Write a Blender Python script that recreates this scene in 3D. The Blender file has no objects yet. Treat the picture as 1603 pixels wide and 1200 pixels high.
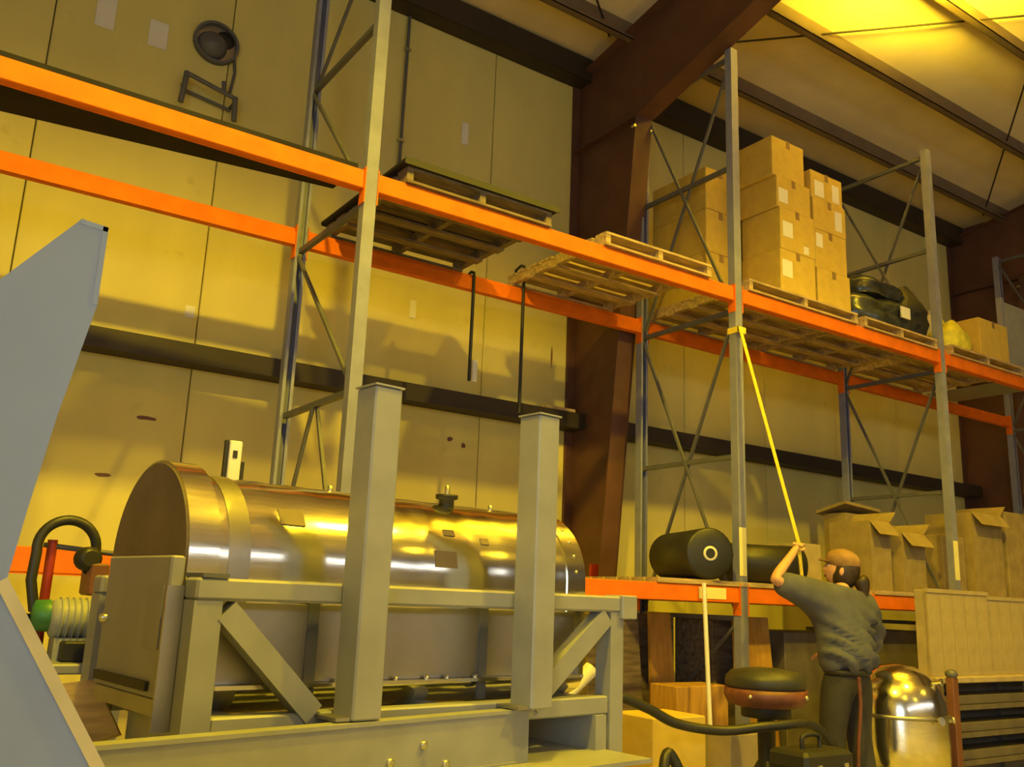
import bpy, math, random
from mathutils import Vector, Matrix, Euler
random.seed(7)
S = bpy.context.scene
COL = S.collection
R = math.radians

# ------------------------------------------------------------------ camera
cd = bpy.data.cameras.new('camera'); cam = bpy.data.objects.new('camera', cd); COL.objects.link(cam)
cd.sensor_fit = 'HORIZONTAL'; cd.sensor_width = 36.0
cd.lens = 36.0 * 1440.0 / 1603.0
cd.clip_start = 0.05; cd.clip_end = 200
right = Vector((0.8222, -0.5680, 0.0381)); down = Vector((0.1600, 0.1660, -0.9731)); fwd = Vector((0.5464, 0.8062, 0.2273))
fwd.normalize(); right = (right - fwd * right.dot(fwd)).normalized(); up = right.cross(fwd)
m3 = Matrix((right, up, -fwd)).transposed()
cam.matrix_world = Matrix.Translation((0, 0, 1.3)) @ m3.to_4x4()
S.camera = cam

# ------------------------------------------------------------------ world, light, exposure
w = bpy.data.worlds.new('world'); S.world = w; w.use_nodes = True
w.node_tree.nodes['Background'].inputs[0].default_value = (0.55, 0.65, 0.8, 1)
w.node_tree.nodes['Background'].inputs[1].default_value = 0.6
S.view_settings.view_transform = 'Standard'; S.view_settings.look = 'None'
S.view_settings.gamma = 1; S.view_settings.use_curve_mapping = False
S.view_settings.exposure = -0.12
SODIUM = (1.0, 0.70, 0.02)

def area_light(name, loc, aim, sx, sy, energy, color):
    l = bpy.data.lights.new(name, 'AREA'); l.shape = 'RECTANGLE'; l.size = sx; l.size_y = sy
    l.energy = energy; l.color = color
    o = bpy.data.objects.new(name, l); COL.objects.link(o); o.location = loc
    o.rotation_euler = (Vector(aim) - Vector(loc)).to_track_quat('-Z', 'Y').to_euler()
    return o
# cool fill light added at a made-up doorway in the left wall, behind the camera
area_light('added_cool_fill', (-3.62, -3.4, 1.9), (0, -3.4, 1.9), 3.4, 3.6, 190, (0.68, 0.88, 1.0))
# strip light added in a made-up front wall slot for fill and drum highlights
area_light('added_fill_strip', (6.0, -8.97, 4.2), (6.0, 0, 4.2), 18.0, 0.9, 175, (0.95, 0.94, 0.93))

# ------------------------------------------------------------------ materials
MATS = {}
def mat(name, col, rough=0.6, metal=0.0, var=0.12, scale=6.0, bump=0.0, stretch=(1, 1, 1), col2=None, spec=0.5, emit=None, dirt=None):
    if name in MATS: return MATS[name]
    m = bpy.data.materials.new(name); m.use_nodes = True; MATS[name] = m
    nt = m.node_tree; b = nt.nodes['Principled BSDF']
    b.inputs['Roughness'].default_value = rough; b.inputs['Metallic'].default_value = metal
    b.inputs['Specular IOR Level'].default_value = spec
    tc = nt.nodes.new('ShaderNodeTexCoord'); mp = nt.nodes.new('ShaderNodeMapping')
    mp.inputs['Scale'].default_value = stretch
    nt.links.new(tc.outputs['Object'], mp.inputs['Vector'])
    n = nt.nodes.new('ShaderNodeTexNoise'); n.inputs['Scale'].default_value = scale; n.inputs['Detail'].default_value = 5
    nt.links.new(mp.outputs[0], n.inputs['Vector'])
    r = nt.nodes.new('ShaderNodeValToRGB')
    c2 = col2 if col2 else tuple(c * (1 - var * 1.6) for c in col)
    c1 = tuple(min(1, c * (1 + var)) for c in col)
    r.color_ramp.elements[0].position = 0.3; r.color_ramp.elements[0].color = (*c2, 1)
    r.color_ramp.elements[1].position = 0.7; r.color_ramp.elements[1].color = (*c1, 1)
    nt.links.new(n.outputs['Fac'], r.inputs['Fac'])
    out = r.outputs['Color']
    if dirt:
        n2 = nt.nodes.new('ShaderNodeTexNoise'); n2.inputs['Scale'].default_value = dirt[1]; n2.inputs['Detail'].default_value = 6
        nt.links.new(tc.outputs['Object'], n2.inputs['Vector'])
        r2 = nt.nodes.new('ShaderNodeValToRGB'); r2.color_ramp.elements[0].position = dirt[2]; r2.color_ramp.elements[1].position = dirt[2] + 0.14
        nt.links.new(n2.outputs['Fac'], r2.inputs['Fac'])
        mx = nt.nodes.new('ShaderNodeMix'); mx.data_type = 'RGBA'
        nt.links.new(r2.outputs['Color'], mx.inputs['Factor']); nt.links.new(out, mx.inputs['A'])
        mx.inputs['B'].default_value = (*dirt[0], 1); out = mx.outputs['Result']
    nt.links.new(out, b.inputs['Base Color'])
    if bump:
        bp = nt.nodes.new('ShaderNodeBump'); bp.inputs['Strength'].default_value = bump; bp.inputs['Distance'].default_value = 0.02
        nt.links.new(n.outputs['Fac'], bp.inputs['Height']); nt.links.new(bp.outputs[0], b.inputs['Normal'])
    if emit:
        b.inputs['Emission Color'].default_value = (*emit[0], 1); b.inputs['Emission Strength'].default_value = emit[1]
    return m

M = dict(
    wall=mat('wall_panel_paint', (0.64, 0.56, 0.19), 0.75, var=0.07, scale=1.6, stretch=(1, 1, 0.35), dirt=((0.54, 0.46, 0.15), 5, 0.66)),
    wallgap=mat('wall_backing', (0.26, 0.23, 0.13), 0.9),
    other=mat('far_wall_paint', (0.50, 0.46, 0.32), 0.8, var=0.06),
    ceil=mat('roof_liner', (0.80, 0.66, 0.42), 0.8, var=0.05, scale=2),
    concrete=mat('concrete', (0.38, 0.35, 0.29), 0.6, var=0.12, scale=2.5, bump=0.05),
    redsteel=mat('red_oxide_steel', (0.11, 0.047, 0.03), 0.6, var=0.15, scale=3),
    purlin2=mat('roof_purlin_steel', (0.17, 0.12, 0.075), 0.6, var=0.1, scale=3),
    purlin=mat('purlin_steel', (0.032, 0.022, 0.015), 0.6, var=0.12, scale=3),
    orange=mat('orange_beam_paint', (0.74, 0.16, 0.005), 0.6, spec=0.25, var=0.08, scale=8, dirt=((0.45, 0.10, 0.02), 14, 0.70)),
    rackgrey=mat('rack_post_paint', (0.22, 0.23, 0.34), 0.5, var=0.08, scale=9),
    rackdark=mat('rack_brace_paint', (0.11, 0.11, 0.12), 0.5),
    wood=mat('pallet_wood', (0.46, 0.33, 0.17), 0.8, var=0.25, scale=5, stretch=(1, 6, 6), bump=0.15),
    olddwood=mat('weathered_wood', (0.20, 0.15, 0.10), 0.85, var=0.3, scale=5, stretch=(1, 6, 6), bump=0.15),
    brownwood=mat('brown_wood', (0.46, 0.25, 0.05), 0.7, var=0.16, scale=4, stretch=(6, 6, 1), bump=0.1),
    card=mat('cardboard', (0.55, 0.39, 0.07), 0.8, var=0.06, scale=12),
    card2=mat('pale_cardboard', (0.37, 0.295, 0.15), 0.8, var=0.08, scale=9),
    card3=mat('shaded_cardboard', (0.30, 0.225, 0.09), 0.85, var=0.14, scale=8),  # cardboard darkened to stand in for the dim light on the lower shelf
    label=mat('white_label', (0.75, 0.73, 0.66), 0.6, var=0.04),
    tape=mat('brown_tape', (0.28, 0.18, 0.07), 0.35),
    yellow=mat('yellow_webbing', (0.80, 0.62, 0.06), 0.6, var=0.1, scale=30),
    palesleeve=mat('pale_yellow_sleeve', (0.85, 0.78, 0.35), 0.5, var=0.05),
    yellowpack=mat('yellow_bag', (0.75, 0.68, 0.05), 0.5, var=0.15, scale=12),
    black=mat('black_plastic', (0.018, 0.018, 0.017), 0.55),
    darkgrey=mat('dark_grey_sheet', (0.02, 0.019, 0.022), 0.8, spec=0.2, var=0.2, scale=3),
    rubber=mat('black_rubber', (0.02, 0.02, 0.018), 0.45),
    stainless=mat('brushed_stainless', (0.92, 0.87, 0.72), 0.17, metal=1.0, var=0.10, scale=3, stretch=(0.5, 4, 4), bump=0.06),
    stainlessdull=mat('dull_stainless', (0.42, 0.40, 0.37), 0.42, metal=1.0, var=0.1, scale=4),
    endsteel=mat('end_plate_steel', (0.27, 0.265, 0.26), 0.55, metal=0.15, var=0.1, scale=3, stretch=(1, 1, 0.3)),
    discsteel=mat('dull_end_disc', (0.16, 0.125, 0.09), 0.55, metal=0.2, var=0.15, scale=4),
    frame=mat('frame_steel_paint', (0.30, 0.305, 0.30), 0.5, metal=0.15, var=0.08, scale=6),
    plate=mat('blue_grey_plate', (0.25, 0.30, 0.42), 0.45, metal=0.1, var=0.05, scale=4, dirt=((0.29, 0.34, 0.46), 3, 0.64)),
    plateedge=mat('cut_steel_edge', (0.62, 0.52, 0.26), 0.4, metal=0.2),
    bolt=mat('zinc_bolt', (0.65, 0.62, 0.5), 0.3, metal=0.9),
    motor=mat('motor_grey', (0.30, 0.31, 0.28), 0.5),
    green=mat('green_enamel', (0.04, 0.17, 0.05), 0.45),
    brown=mat('brown_enamel', (0.16, 0.06, 0.03), 0.5),
    maroon=mat('maroon_vinyl', (0.17, 0.055, 0.035), 0.5, var=0.25, scale=14),
    cushion=mat('black_vinyl', (0.035, 0.035, 0.03), 0.5),
    shirt=mat('grey_shirt', (0.09, 0.095, 0.125), 0.85, var=0.12, scale=8, bump=0.2),
    trouser=mat('dark_trousers', (0.035, 0.034, 0.035), 0.85, var=0.2),
    skin=mat('skin', (0.62, 0.34, 0.20), 0.55, var=0.05),
    hair=mat('dark_hair', (0.035, 0.02, 0.012), 0.5, var=0.3, scale=25),
    capfab=mat('tan_cap_fabric', (0.28, 0.16, 0.07), 0.8, var=0.2, scale=14),
    shoe=mat('black_shoe', (0.02, 0.02, 0.02), 0.5),
    eye=mat('eye_white', (0.8, 0.78, 0.75), 0.3),
    wrap=mat('dark_stretch_wrap', (0.05, 0.055, 0.05), 0.25, var=0.4, scale=7, bump=0.4),
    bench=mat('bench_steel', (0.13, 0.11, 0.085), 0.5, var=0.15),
    benchtop=mat('bench_top_board', (0.42, 0.33, 0.19), 0.6, var=0.12),
    lampmetal=mat('lamp_aluminium', (0.6, 0.6, 0.6), 0.35, metal=1.0),
    bulb=mat('sodium_bulb', (1, 0.8, 0.4), 0.3, emit=((1.0, 0.70, 0.2), 30)),
    white=mat('white_paint', (0.72, 0.70, 0.64), 0.6, var=0.05),
    ring=mat('white_core', (0.7, 0.66, 0.55), 0.6),
    redmark=mat('red_paint', (0.35, 0.03, 0.015), 0.5),
)

# ------------------------------------------------------------------ mesh helpers
class MB:
    """collects shapes in world coordinates (or through T) into one mesh"""
    def __init__(s, T=None): s.v = []; s.f = []; s.T = T; s.sm = []
    def add(s, vs, fs, smooth=False):
        o = len(s.v); s.v += [Vector(v) for v in vs]
        s.f += [tuple(i + o for i in f) for f in fs]; s.sm += [smooth] * len(fs); return s
    def box(s, x0, x1, y0, y1, z0, z1, T=None):
        vs = [(x, y, z) for z in (z0, z1) for y in (y0, y1) for x in (x0, x1)]
        if T: vs = [T @ Vector(v) for v in vs]
        return s.add(vs, [(0, 2, 3, 1), (4, 5, 7, 6), (0, 1, 5, 4), (2, 6, 7, 3), (0, 4, 6, 2), (1, 3, 7, 5)])
    def cbox(s, c, d, T=None):
        return s.box(c[0]-d[0]/2, c[0]+d[0]/2, c[1]-d[1]/2, c[1]+d[1]/2, c[2]-d[2]/2, c[2]+d[2]/2, T)
    def bbox(s, x0, x1, y0, y1, z0, z1, b=0.01):
        """bevelled box"""
        P = []
        for z, e in ((z0, b), (z0 + b, 0), (z1 - b, 0), (z1, b)):
            P.append([(x0+b+e*0.7, y0+e, z), (x1-b-e*0.7, y0+e, z), (x1-e, y0+b+e*0.7, z), (x1-e, y1-b-e*0.7, z),
                      (x1-b-e*0.7, y1-e, z), (x0+b+e*0.7, y1-e, z), (x0+e, y1-b-e*0.7, z), (x0+e, y0+b+e*0.7, z)])
        return s.loft(P)
    def loft(s, rings, smooth=False, caps=True, closed=True):
        n = len(rings[0]); vs = [v for r in rings for v in r]; fs = []
        for k in range(len(rings) - 1):
            for i in range(n if closed else n - 1):
                j = (i + 1) % n
                fs.append((k*n+i, k*n+j, (k+1)*n+j, (k+1)*n+i))
        o = len(s.f); s.add(vs, fs, smooth)
        if caps and closed:
            s.add(rings[0], [tuple(range(n))[::-1]]); s.add(rings[-1], [tuple(range(n))])
        return s
    def bar(s, a, b, wd, ht, roll=0.0):
        """rectangular bar from a to b"""
        a, b = Vector(a), Vector(b); d = (b - a).normalized()
        ref = Vector((0, 0, 1)) if abs(d.z) < 0.95 else Vector((0, 1, 0))
        x = d.cross(ref).normalized(); y = x.cross(d)
        if roll: q = Matrix.Rotation(roll, 3, d); x = q @ x; y = q @ y
        r = lambda p: [p - x*wd/2 - y*ht/2, p + x*wd/2 - y*ht/2, p + x*wd/2 + y*ht/2, p - x*wd/2 + y*ht/2]
        return s.loft([r(a), r(b)])
    def tube(s, pts, r, n=10, smooth=True, caps=True):
        pts = [Vector(p) for p in pts]; rr = r if isinstance(r, (list, tuple)) else [r] * len(pts)
        rings = []; px = None
        for i, p in enumerate(pts):
            d = (pts[min(i+1, len(pts)-1)] - pts[max(i-1, 0)]).normalized()
            if px is None:
                ref = Vector((0, 0, 1)) if abs(d.z) < 0.9 else Vector((1, 0, 0)); x = d.cross(ref).normalized()
            else: x = (px - d * px.dot(d)).normalized()
            px = x; y = d.cross(x)
            rings.append([p + (x*math.cos(2*math.pi*k/n) + y*math.sin(2*math.pi*k/n)) * rr[i] for k in range(n)])
        return s.loft(rings, smooth, caps)
    def lathe(s, c, axis, prof, n=24, smooth=True, caps=True):
        """prof: list of (distance along axis, radius)"""
        c = Vector(c); d = Vector(axis).normalized(); ref = Vector((0, 0, 1)) if abs(d.z) < 0.9 else Vector((1, 0, 0))
        x = d.cross(ref).normalized(); y = d.cross(x)
        rings = [[c + d*h + (x*math.cos(2*math.pi*k/n) + y*math.sin(2*math.pi*k/n))*max(r, 0.0005) for k in range(n)] for h, r in prof]
        return s.loft(rings, smooth, caps)
    def prism(s, poly, dvec):
        d = Vector(dvec); a = [Vector(p) for p in poly]
        return s.loft([a, [p + d for p in a]])
    def sphere(s, c, rx, ry, rz, n=12, m=8):
        c = Vector(c)
        return s.loft([[c + Vector((rx*math.sin(math.pi*(j+.02)/(m+.04))*math.cos(2*math.pi*i/n), ry*math.sin(math.pi*(j+.02)/(m+.04))*math.sin(2*math.pi*i/n), -rz*math.cos(math.pi*(j+.02)/(m+.04)))) for i in range(n)] for j in range(m+1)], True)

def link(name, mesh, material, parent=None):
    o = bpy.data.objects.new(name, mesh); COL.objects.link(o)
    if material and not mesh.materials: mesh.materials.append(material)
    return o
def mworld(o):
    m = Matrix.LocRotScale(o.location, o.rotation_euler, o.scale)
    if o.parent: m = mworld(o.parent) @ o.matrix_parent_inverse @ m
    return m
def setparent(o, p):
    o.parent = p; o.matrix_parent_inverse = mworld(p).inverted()
def build(name, mb, material, parent=None, rot=None):
    vs = [mb.T @ v for v in mb.v] if mb.T else mb.v
    lo = Vector((min(v.x for v in vs), min(v.y for v in vs), min(v.z for v in vs)))
    hi = Vector((max(v.x for v in vs), max(v.y for v in vs), max(v.z for v in vs)))
    c = Vector(((lo.x+hi.x)/2, (lo.y+hi.y)/2, lo.z))
    me = bpy.data.meshes.new(name); me.from_pydata([v - c for v in vs], [], mb.f)
    me.polygons.foreach_set('use_smooth', mb.sm); me.update()
    bmx = __import__('bmesh').new(); bmx.from_mesh(me)
    __import__('bmesh').ops.recalc_face_normals(bmx, faces=bmx.faces); bmx.to_mesh(me); bmx.free()
    o = link(name, me, M[material] if isinstance(material, str) else material); o.location = c
    if parent: setparent(o, parent)
    return o
def tag(o, label, cat, group=None):
    o['label'] = label; o['category'] = cat
    if group: o['group'] = group
    return o
def thing(name, loc, label, cat, group=None, rotz=0.0):
    o = bpy.data.objects.new(name, None); COL.objects.link(o); o.location = loc; o.rotation_euler = (0, 0, rotz)
    o.empty_display_size = 0.1
    return tag(o, label, cat, group)
def struct(o, label=None, cat=None):
    o['kind'] = 'structure'
    if label: o['label'] = label
    if cat: o['category'] = cat
    return o
def copy_tree(o, delta, label=None, parent=None):
    """copy a thing with its parts; only the root moves"""
    c = o.copy(); COL.objects.link(c)
    if parent is None: c.location = Vector(o.location) + Vector(delta)
    else: c.parent = parent; c.matrix_parent_inverse = o.matrix_parent_inverse.copy()
    if label: c['label'] = label
    for ch in list(o.children): copy_tree(ch, delta, None, c)
    return c
B = lambda *a: MB().box(*a)

# ================================================================== SETTING
YF, YB, YW = 4.85, 5.95, 6.80
EAVE, SL, RIDGE = 6.72, 0.18, -1.1
roofz = lambda y: EAVE + SL * (YW - y) if y >= RIDGE else EAVE + SL * (YW - RIDGE) - SL * (RIDGE - y)

fl = struct(build('floor', B(-3.75, 26, -9, 7.05, -0.15, 0), 'concrete'), 'grey concrete warehouse floor', 'floor')
# back wall: vertical insulated panels with open seams on a dark backing sheet
wb = struct(build('wall_back', B(-3.6, 26, YW + 0.055, YW + 0.15, 0, 6.95), 'wallgap'), 'pale vertical panelled back wall behind the pallet rack', 'wall')
pw = 1.264
x = -3.3
panel_me = None
while x < 25.2:
    if panel_me is None:
        p = build('wall_panel', MB().bbox(x, x + pw - 0.008, YW, YW + 0.06, 0.0, 6.9, 0.006), 'wall', wb); panel_me = p
    else:
        p = panel_me.copy(); COL.objects.link(p); p.location = panel_me.location + Vector((x - x00, 0, 0)); p.parent = wb
        p.matrix_parent_inverse = panel_me.matrix_parent_inverse.copy()
    if p is panel_me: x00 = x
    x += pw
for (cx_, cz_, w_, h_) in ((1.47, 2.45, .10, .018), (3.98, 2.62, .035, .03), (4.12, 2.58, .025, .03), (1.25, 2.02, .07, .015), (5.05, 3.55, .012, .12)):
    pts_ = [(cx_ + w_*math.cos(2*math.pi*k/9)*random.uniform(.6, 1.1), YW - .0005, cz_ + h_*math.sin(2*math.pi*k/9)*random.uniform(.6, 1.1)) for k in range(9)]
    build('scuff_mark', MB().prism(pts_, (0, -.0015, 0)), 'brown', wb)
struct(build('wall_left', MB().box(-3.75, -3.6, -9, -5.2, 0, 8.3).box(-3.75, -3.6, -1.6, 7.05, 0, 8.3).box(-3.75, -3.6, -5.2, -1.6, 3.8, 8.3), 'other'), 'left end wall with a doorway added for the cool fill light behind the viewer', 'wall')
struct(build('wall_right', B(26, 26.15, -9, 7.05, 0, 8.3), 'other'), 'plain right end wall of the warehouse', 'wall')
wf = MB().box(-3.75, 26, -9.15, -9, 0, 3.7).box(-3.75, 26, -9.15, -9, 4.7, 7).box(-3.75, -3.0, -9.15, -9, 3.7, 4.7).box(15.0, 26, -9.15, -9, 3.7, 4.7)
struct(build('wall_front', wf, 'other'), 'front warehouse wall with a slot added for the fill strip behind the viewer', 'wall')
# ceiling: two roof slopes, purlins are its parts
ce = MB().prism([(-3.75, YW + .25, roofz(YW + .25)), (-3.75, RIDGE, roofz(RIDGE)), (-3.75, -9.2, roofz(-9.2)), (-3.75, -9.2, roofz(-9.2) + .1), (-3.75, RIDGE, roofz(RIDGE) + .1), (-3.75, YW + .25, roofz(YW + .25) + .1)], (29.8, 0, 0))
ceil = struct(build('ceiling', ce, 'ceil'), 'sloping roof lining of the warehouse with brown purlins', 'ceiling')
for y in (6.05, 5.10, 4.15, 3.20, 2.25, 1.30, 0.35, -0.6, -2.0, -3.4, -4.8, -6.2, -7.6):
    z = roofz(y); h = 0.23
    mb = MB().box(-3.6, 26, y - .004, y + .004, z - h, z).box(-3.6, 26, y - .075, y, z - h, z - h + .008).box(-3.6, 26, y, y + .075, z - .008, z)
    mb.box(-3.6, 26, y - .075, y - .068, z - h, z - h + .03)
    build('purlin', mb, 'purlin2', ceil)
# roof bracing rods
for (a, b) in (((5.6, 6.2), (12.0, 1.3)), ((5.6, 1.3), (12.0, 6.2)), ((5.2, 6.2), (-1.5, 1.3))):
    build('bracing_rod', MB().tube([(a[0], a[1], roofz(a[1]) - .10), (b[0], b[1], roofz(b[1]) - .10)], 0.010, 6), 'purlin', ceil)
# eave strut and girts
struct(build('trim_1', MB().box(-3.6, 26, YW - .20, YW - .005, 6.46, 6.48).box(-3.6, 26, YW - .205, YW - .195, 6.46, 6.70).box(-3.6, 26, YW - .2, YW - .005, 6.69, 6.71), 'purlin'), 'dark brown eave strut along the top of the wall', 'strut')
def girt(n, z, label):
    mb = MB().box(-3.6, 26, YW - .20, YW - .003, z, z + .008).box(-3.6, 26, YW - .208, YW - .20, z - .135, z + .008).box(-3.6, 26, YW - .20, YW - .003, z - .135, z - .127)
    struct(build(n, mb, 'purlin'), label, 'girt')
girt('trim_2', 2.99, 'dark brown girt running across the wall at mid height')
# rigid steel frames: tapered column and rafter
def rigid_frame(n, X, label):
    root = bpy.data.objects.new(n, None); COL.objects.link(root); root.location = (X, YW, 0); struct(root, label, 'steel frame')
    yb, yt = 6.42, 5.83
    zk = 5.74
    def yin(z): return yb + (yt - yb) * z / zk
    build('column_web', MB().prism([(X - .006, YW - .005, 0), (X - .006, yb, 0), (X - .006, yt, zk), (X - .006, yt, roofz(yt) - .2), (X - .006, YW - .005, roofz(YW) - .03)], (.012, 0, 0)), 'redsteel', root)
    f = MB().prism([(X - .1, yb, 0), (X - .1, yt, zk), (X - .1, yt - .014, zk), (X - .1, yb - .014, 0)], (.2, 0, 0))
    build('column_flange', f, 'redsteel', root)
    build('outer_flange', B(X - .1, X + .1, YW - .016, YW - .004, 0, 6.46), 'redsteel', root)
    yr = RIDGE
    top = lambda y: roofz(y) - .195
    bot = lambda y: 5.74 + (roofz(y) - roofz(yt)) * 1.0 + max(0, (yt - 2.5 - y)) * 0.0
    depth_end = 0.55
    build('rafter_web', MB().prism([(X - .006, yt, top(yt)), (X - .006, yr, top(yr)), (X - .006, yr, top(yr) - depth_end), (X - .006, 2.2, top(2.2) - .62), (X - .006, yt, zk)], (.012, 0, 0)), 'redsteel', root)
    build('rafter_flange', MB().prism([(X - .1, yt, zk), (X - .1, 2.2, top(2.2) - .62), (X - .1, yr, top(yr) - depth_end), (X - .1, yr, top(yr) - depth_end - .014), (X - .1, 2.2, top(2.2) - .634), (X - .1, yt - .014, zk - .02)], (.2, 0, 0)), 'redsteel', root)
    build('rafter_top_flange', MB().prism([(X - .1, YW - .02, top(YW)), (X - .1, yr, top(yr)), (X - .1, yr, top(yr) + .012), (X - .1, YW - .02, top(YW) + .012)], (.2, 0, 0)), 'redsteel', root)
    build('stiffener', MB().prism([(X - .09, YW - .02, 5.72), (X - .09, yt, 5.72), (X - .09, yt, 5.732), (X - .09, YW - .02, 5.732)], (.18, 0, 0)), 'redsteel', root)
    build('knee_bolts', MB().tube([(X - .12, yt - .02, 5.60), (X - .12, yt + .02, 5.60)], .016, 6).tube([(X + .08, yt - .03, 5.60), (X + .08, yt + .02, 5.60)], .016, 6), 'bolt', root)
    return root
fr1 = rigid_frame('trim_3', 5.32, 'red-brown steel column and rafter frame behind the middle rack upright')
build('red_band', MB().prism([(5.215, 6.395, 1.30), (5.425, 6.395, 1.30), (5.425, 6.375, 1.62), (5.215, 6.375, 1.62)], (0, -.02, 0)), 'redmark', fr1)
rigid_frame('trim_4', 12.15, 'dark red-brown steel frame at the far right')
rigid_frame('trim_5', -1.55, 'red-brown steel frame beyond the left edge')

# ================================================================== HIGH-BAY LAMPS
def lamp(X, Y, Z, label, energy, spot=None, flat=False, up=0):
    t = thing('high_bay_lamp', (X, Y, Z), label, 'lamp', 'high-bay lamps under the roof')
    if flat:
        rz = roofz(Y)
        build('ceiling_housing', MB().lathe((X, Y, rz - .16), (0, 0, 1), [(0, .05), (.01, .12), (.10, .13), (.16, .13)], 20), 'lampmetal', t)
        for k in range(3): build('suspension_rod', MB().tube([(X + .1*math.cos(2.1*k), Y + .1*math.sin(2.1*k), rz - .12), (X + .045*math.cos(2.1*k), Y + .045*math.sin(2.1*k), rz - .60)], .004, 6), 'lampmetal', t)
        build('bulb', MB().sphere((X, Y, rz - .60), .05, .05, .05, 12, 8), 'bulb', t)
        l = bpy.data.lights.new('sodium_light', 'SPOT'); l.energy = energy; l.color = SODIUM; l.shadow_soft_size = 0.22; l.spot_size = R(172); l.spot_blend = 0.35
        o = bpy.data.objects.new('sodium_light', l); COL.objects.link(o); o.location = (X, Y, rz - .53); o.rotation_euler = (math.pi, 0, 0); setparent(o, t)   # uplight bowl
        return t
    build('ballast_housing', MB().lathe((X, Y, Z + .12), (0, 0, 1), [(0, .07), (.02, .10), (.24, .10), (.28, .05), (.30, .02)], 16), 'lampmetal', t)
    prof = [(.10, .09), (.02, .16), (-.10, .23), (-.20, .26)]
    mb = MB(); n = 24
    rings = [[(X + r*math.cos(2*math.pi*k/n), Y + r*math.sin(2*math.pi*k/n), Z + h) for k in range(n)] for h, r in prof]
    mb.loft(rings, True, caps=False)
    build('reflector', mb, 'lampmetal', t)
    build('suspension_rod', MB().tube([(X, Y, Z + .4), (X, Y, roofz(Y))], .012, 8), 'lampmetal', t)
    l = bpy.data.lights.new('sodium_light', 'SPOT' if spot else 'POINT'); l.energy = energy; l.color = SODIUM; l.shadow_soft_size = 0.11
    if spot: l.spot_size = R(spot[0]); l.spot_blend = spot[1]
    o = bpy.data.objects.new('sodium_light', l); COL.objects.link(o); o.location = (X, Y, Z - .24); setparent(o, t)
    if up:                                               # extra upward spot beside the reflector, added to brighten the ceiling
        l2 = bpy.data.lights.new('added_ceiling_fill', 'SPOT'); l2.energy = up; l2.color = SODIUM; l2.shadow_soft_size = 0.2; l2.spot_size = R(174); l2.spot_blend = 0.4
        o2 = bpy.data.objects.new('added_ceiling_fill', l2); COL.objects.link(o2); o2.location = (X + .27, Y, Z + .1); o2.rotation_euler = (math.pi, 0, 0); setparent(o2, t)
    build('bulb', MB().sphere((X, Y, Z - .02), .045, .045, .09, 12, 8), 'bulb', t)
    return t
lamp(1.0, 1.6, 6.75, 'high-bay lamp over the aisle above the steel stand', 1700, (150, 0.5), up=800)
lamp(5.1, 0.7, 6.95, 'high-bay lamp over the aisle in front of the boxes', 1550, (136, 0.45), up=1100)
lamp(7.02, 3.64, 6.7, 'bowl lamp under the roof near the rafter above the boxes', 1500, flat=True)
lamp(0.5, -3.2, 7.0, 'high-bay lamp over the second aisle at the left', 220, (150, 0.6))
lamp(9.5, -3.2, 7.0, 'high-bay lamp over the second aisle at the right', 250, (150, 0.6))
lamp(4.0, -7.0, 6.8, 'high-bay lamp by the front wall', 330, (150, 0.6))


# ================================================================== PALLET RACK
PX = [-1.09, 2.17, 5.43, 8.33, 11.75]
rack = thing('pallet_rack', (5.43, YF, 0), 'tall pallet rack with blue-grey uprights and orange beams along the wall', 'pallet rack')
def cpost(X, Y, z1, face):
    """open C-section upright, face = -1 opens to +Y"""
    mb = MB(); w_, d_, t = .080, .070, .006
    s = -face
    y0 = Y - d_/2 * s; y1 = Y + d_/2 * s
    ya, yb = min(y0, y0 + t*s), max(y0, y0 + t*s)
    mb.box(X - w_/2, X + w_/2, ya, yb, 0, z1)
    ya, yb = min(y0 + t*s, y1), max(y0 + t*s, y1)
    mb.box(X - w_/2, X - w_/2 + t, ya, yb, 0, z1).box(X + w_/2 - t, X + w_/2, ya, yb, 0, z1)
    ya, yb = min(y1 - t*s, y1), max(y1 - t*s, y1)
    mb.box(X - w_/2 + t, X - w_/2 + .022, ya, yb, 0, z1).box(X + w_/2 - .022, X + w_/2 - t, ya, yb, 0, z1)
    return mb
for i, X in enumerate(PX):
    for Y, fc in ((YF, -1), (YB, 1)):
        p = build('post', cpost(X, Y, 5.97, fc), 'rackgrey', rack)
        build('base_plate', B(X - .08, X + .08, Y - .07, Y + .07, 0, .01), 'rackgrey', p)
    y0, y1 = YF + .03, YB - .03
    st = [0.20, 1.22, 2.44, 3.62, 4.88, 5.90]
    for z in st:
        build('strut', MB().bar((X, y0, z), (X, y1, z), .035, .035), 'rackdark', rack)
    if i == 1: dg = [((y1, 4.84), (y0, 3.70)), ((y0, 5.86), (y1, 4.92)), ((YF + .55, 2.43), (y1, 1.26)), ((YF + .55, 2.43), (y0, 1.26)), ((y1, 3.58), (y0, 2.50)), ((y0, 1.18), (y1, .24))]
    else: dg = [((y1, 3.58), (y0, 1.26)), ((y0, 3.58), (y1, 1.26)), ((y1, 5.86), (y0, 3.68)), ((y0, 5.86), (y1, 3.68)), ((y0, 1.18), (y1, .24))]
    for k, ((a, b), (c, d)) in enumerate(dg):
        dx = .013 if k % 2 else -.013
        build('brace', MB().bar((X + dx, a, b), (X + dx, c, d), .022, .022), 'rackdark', rack)
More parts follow.
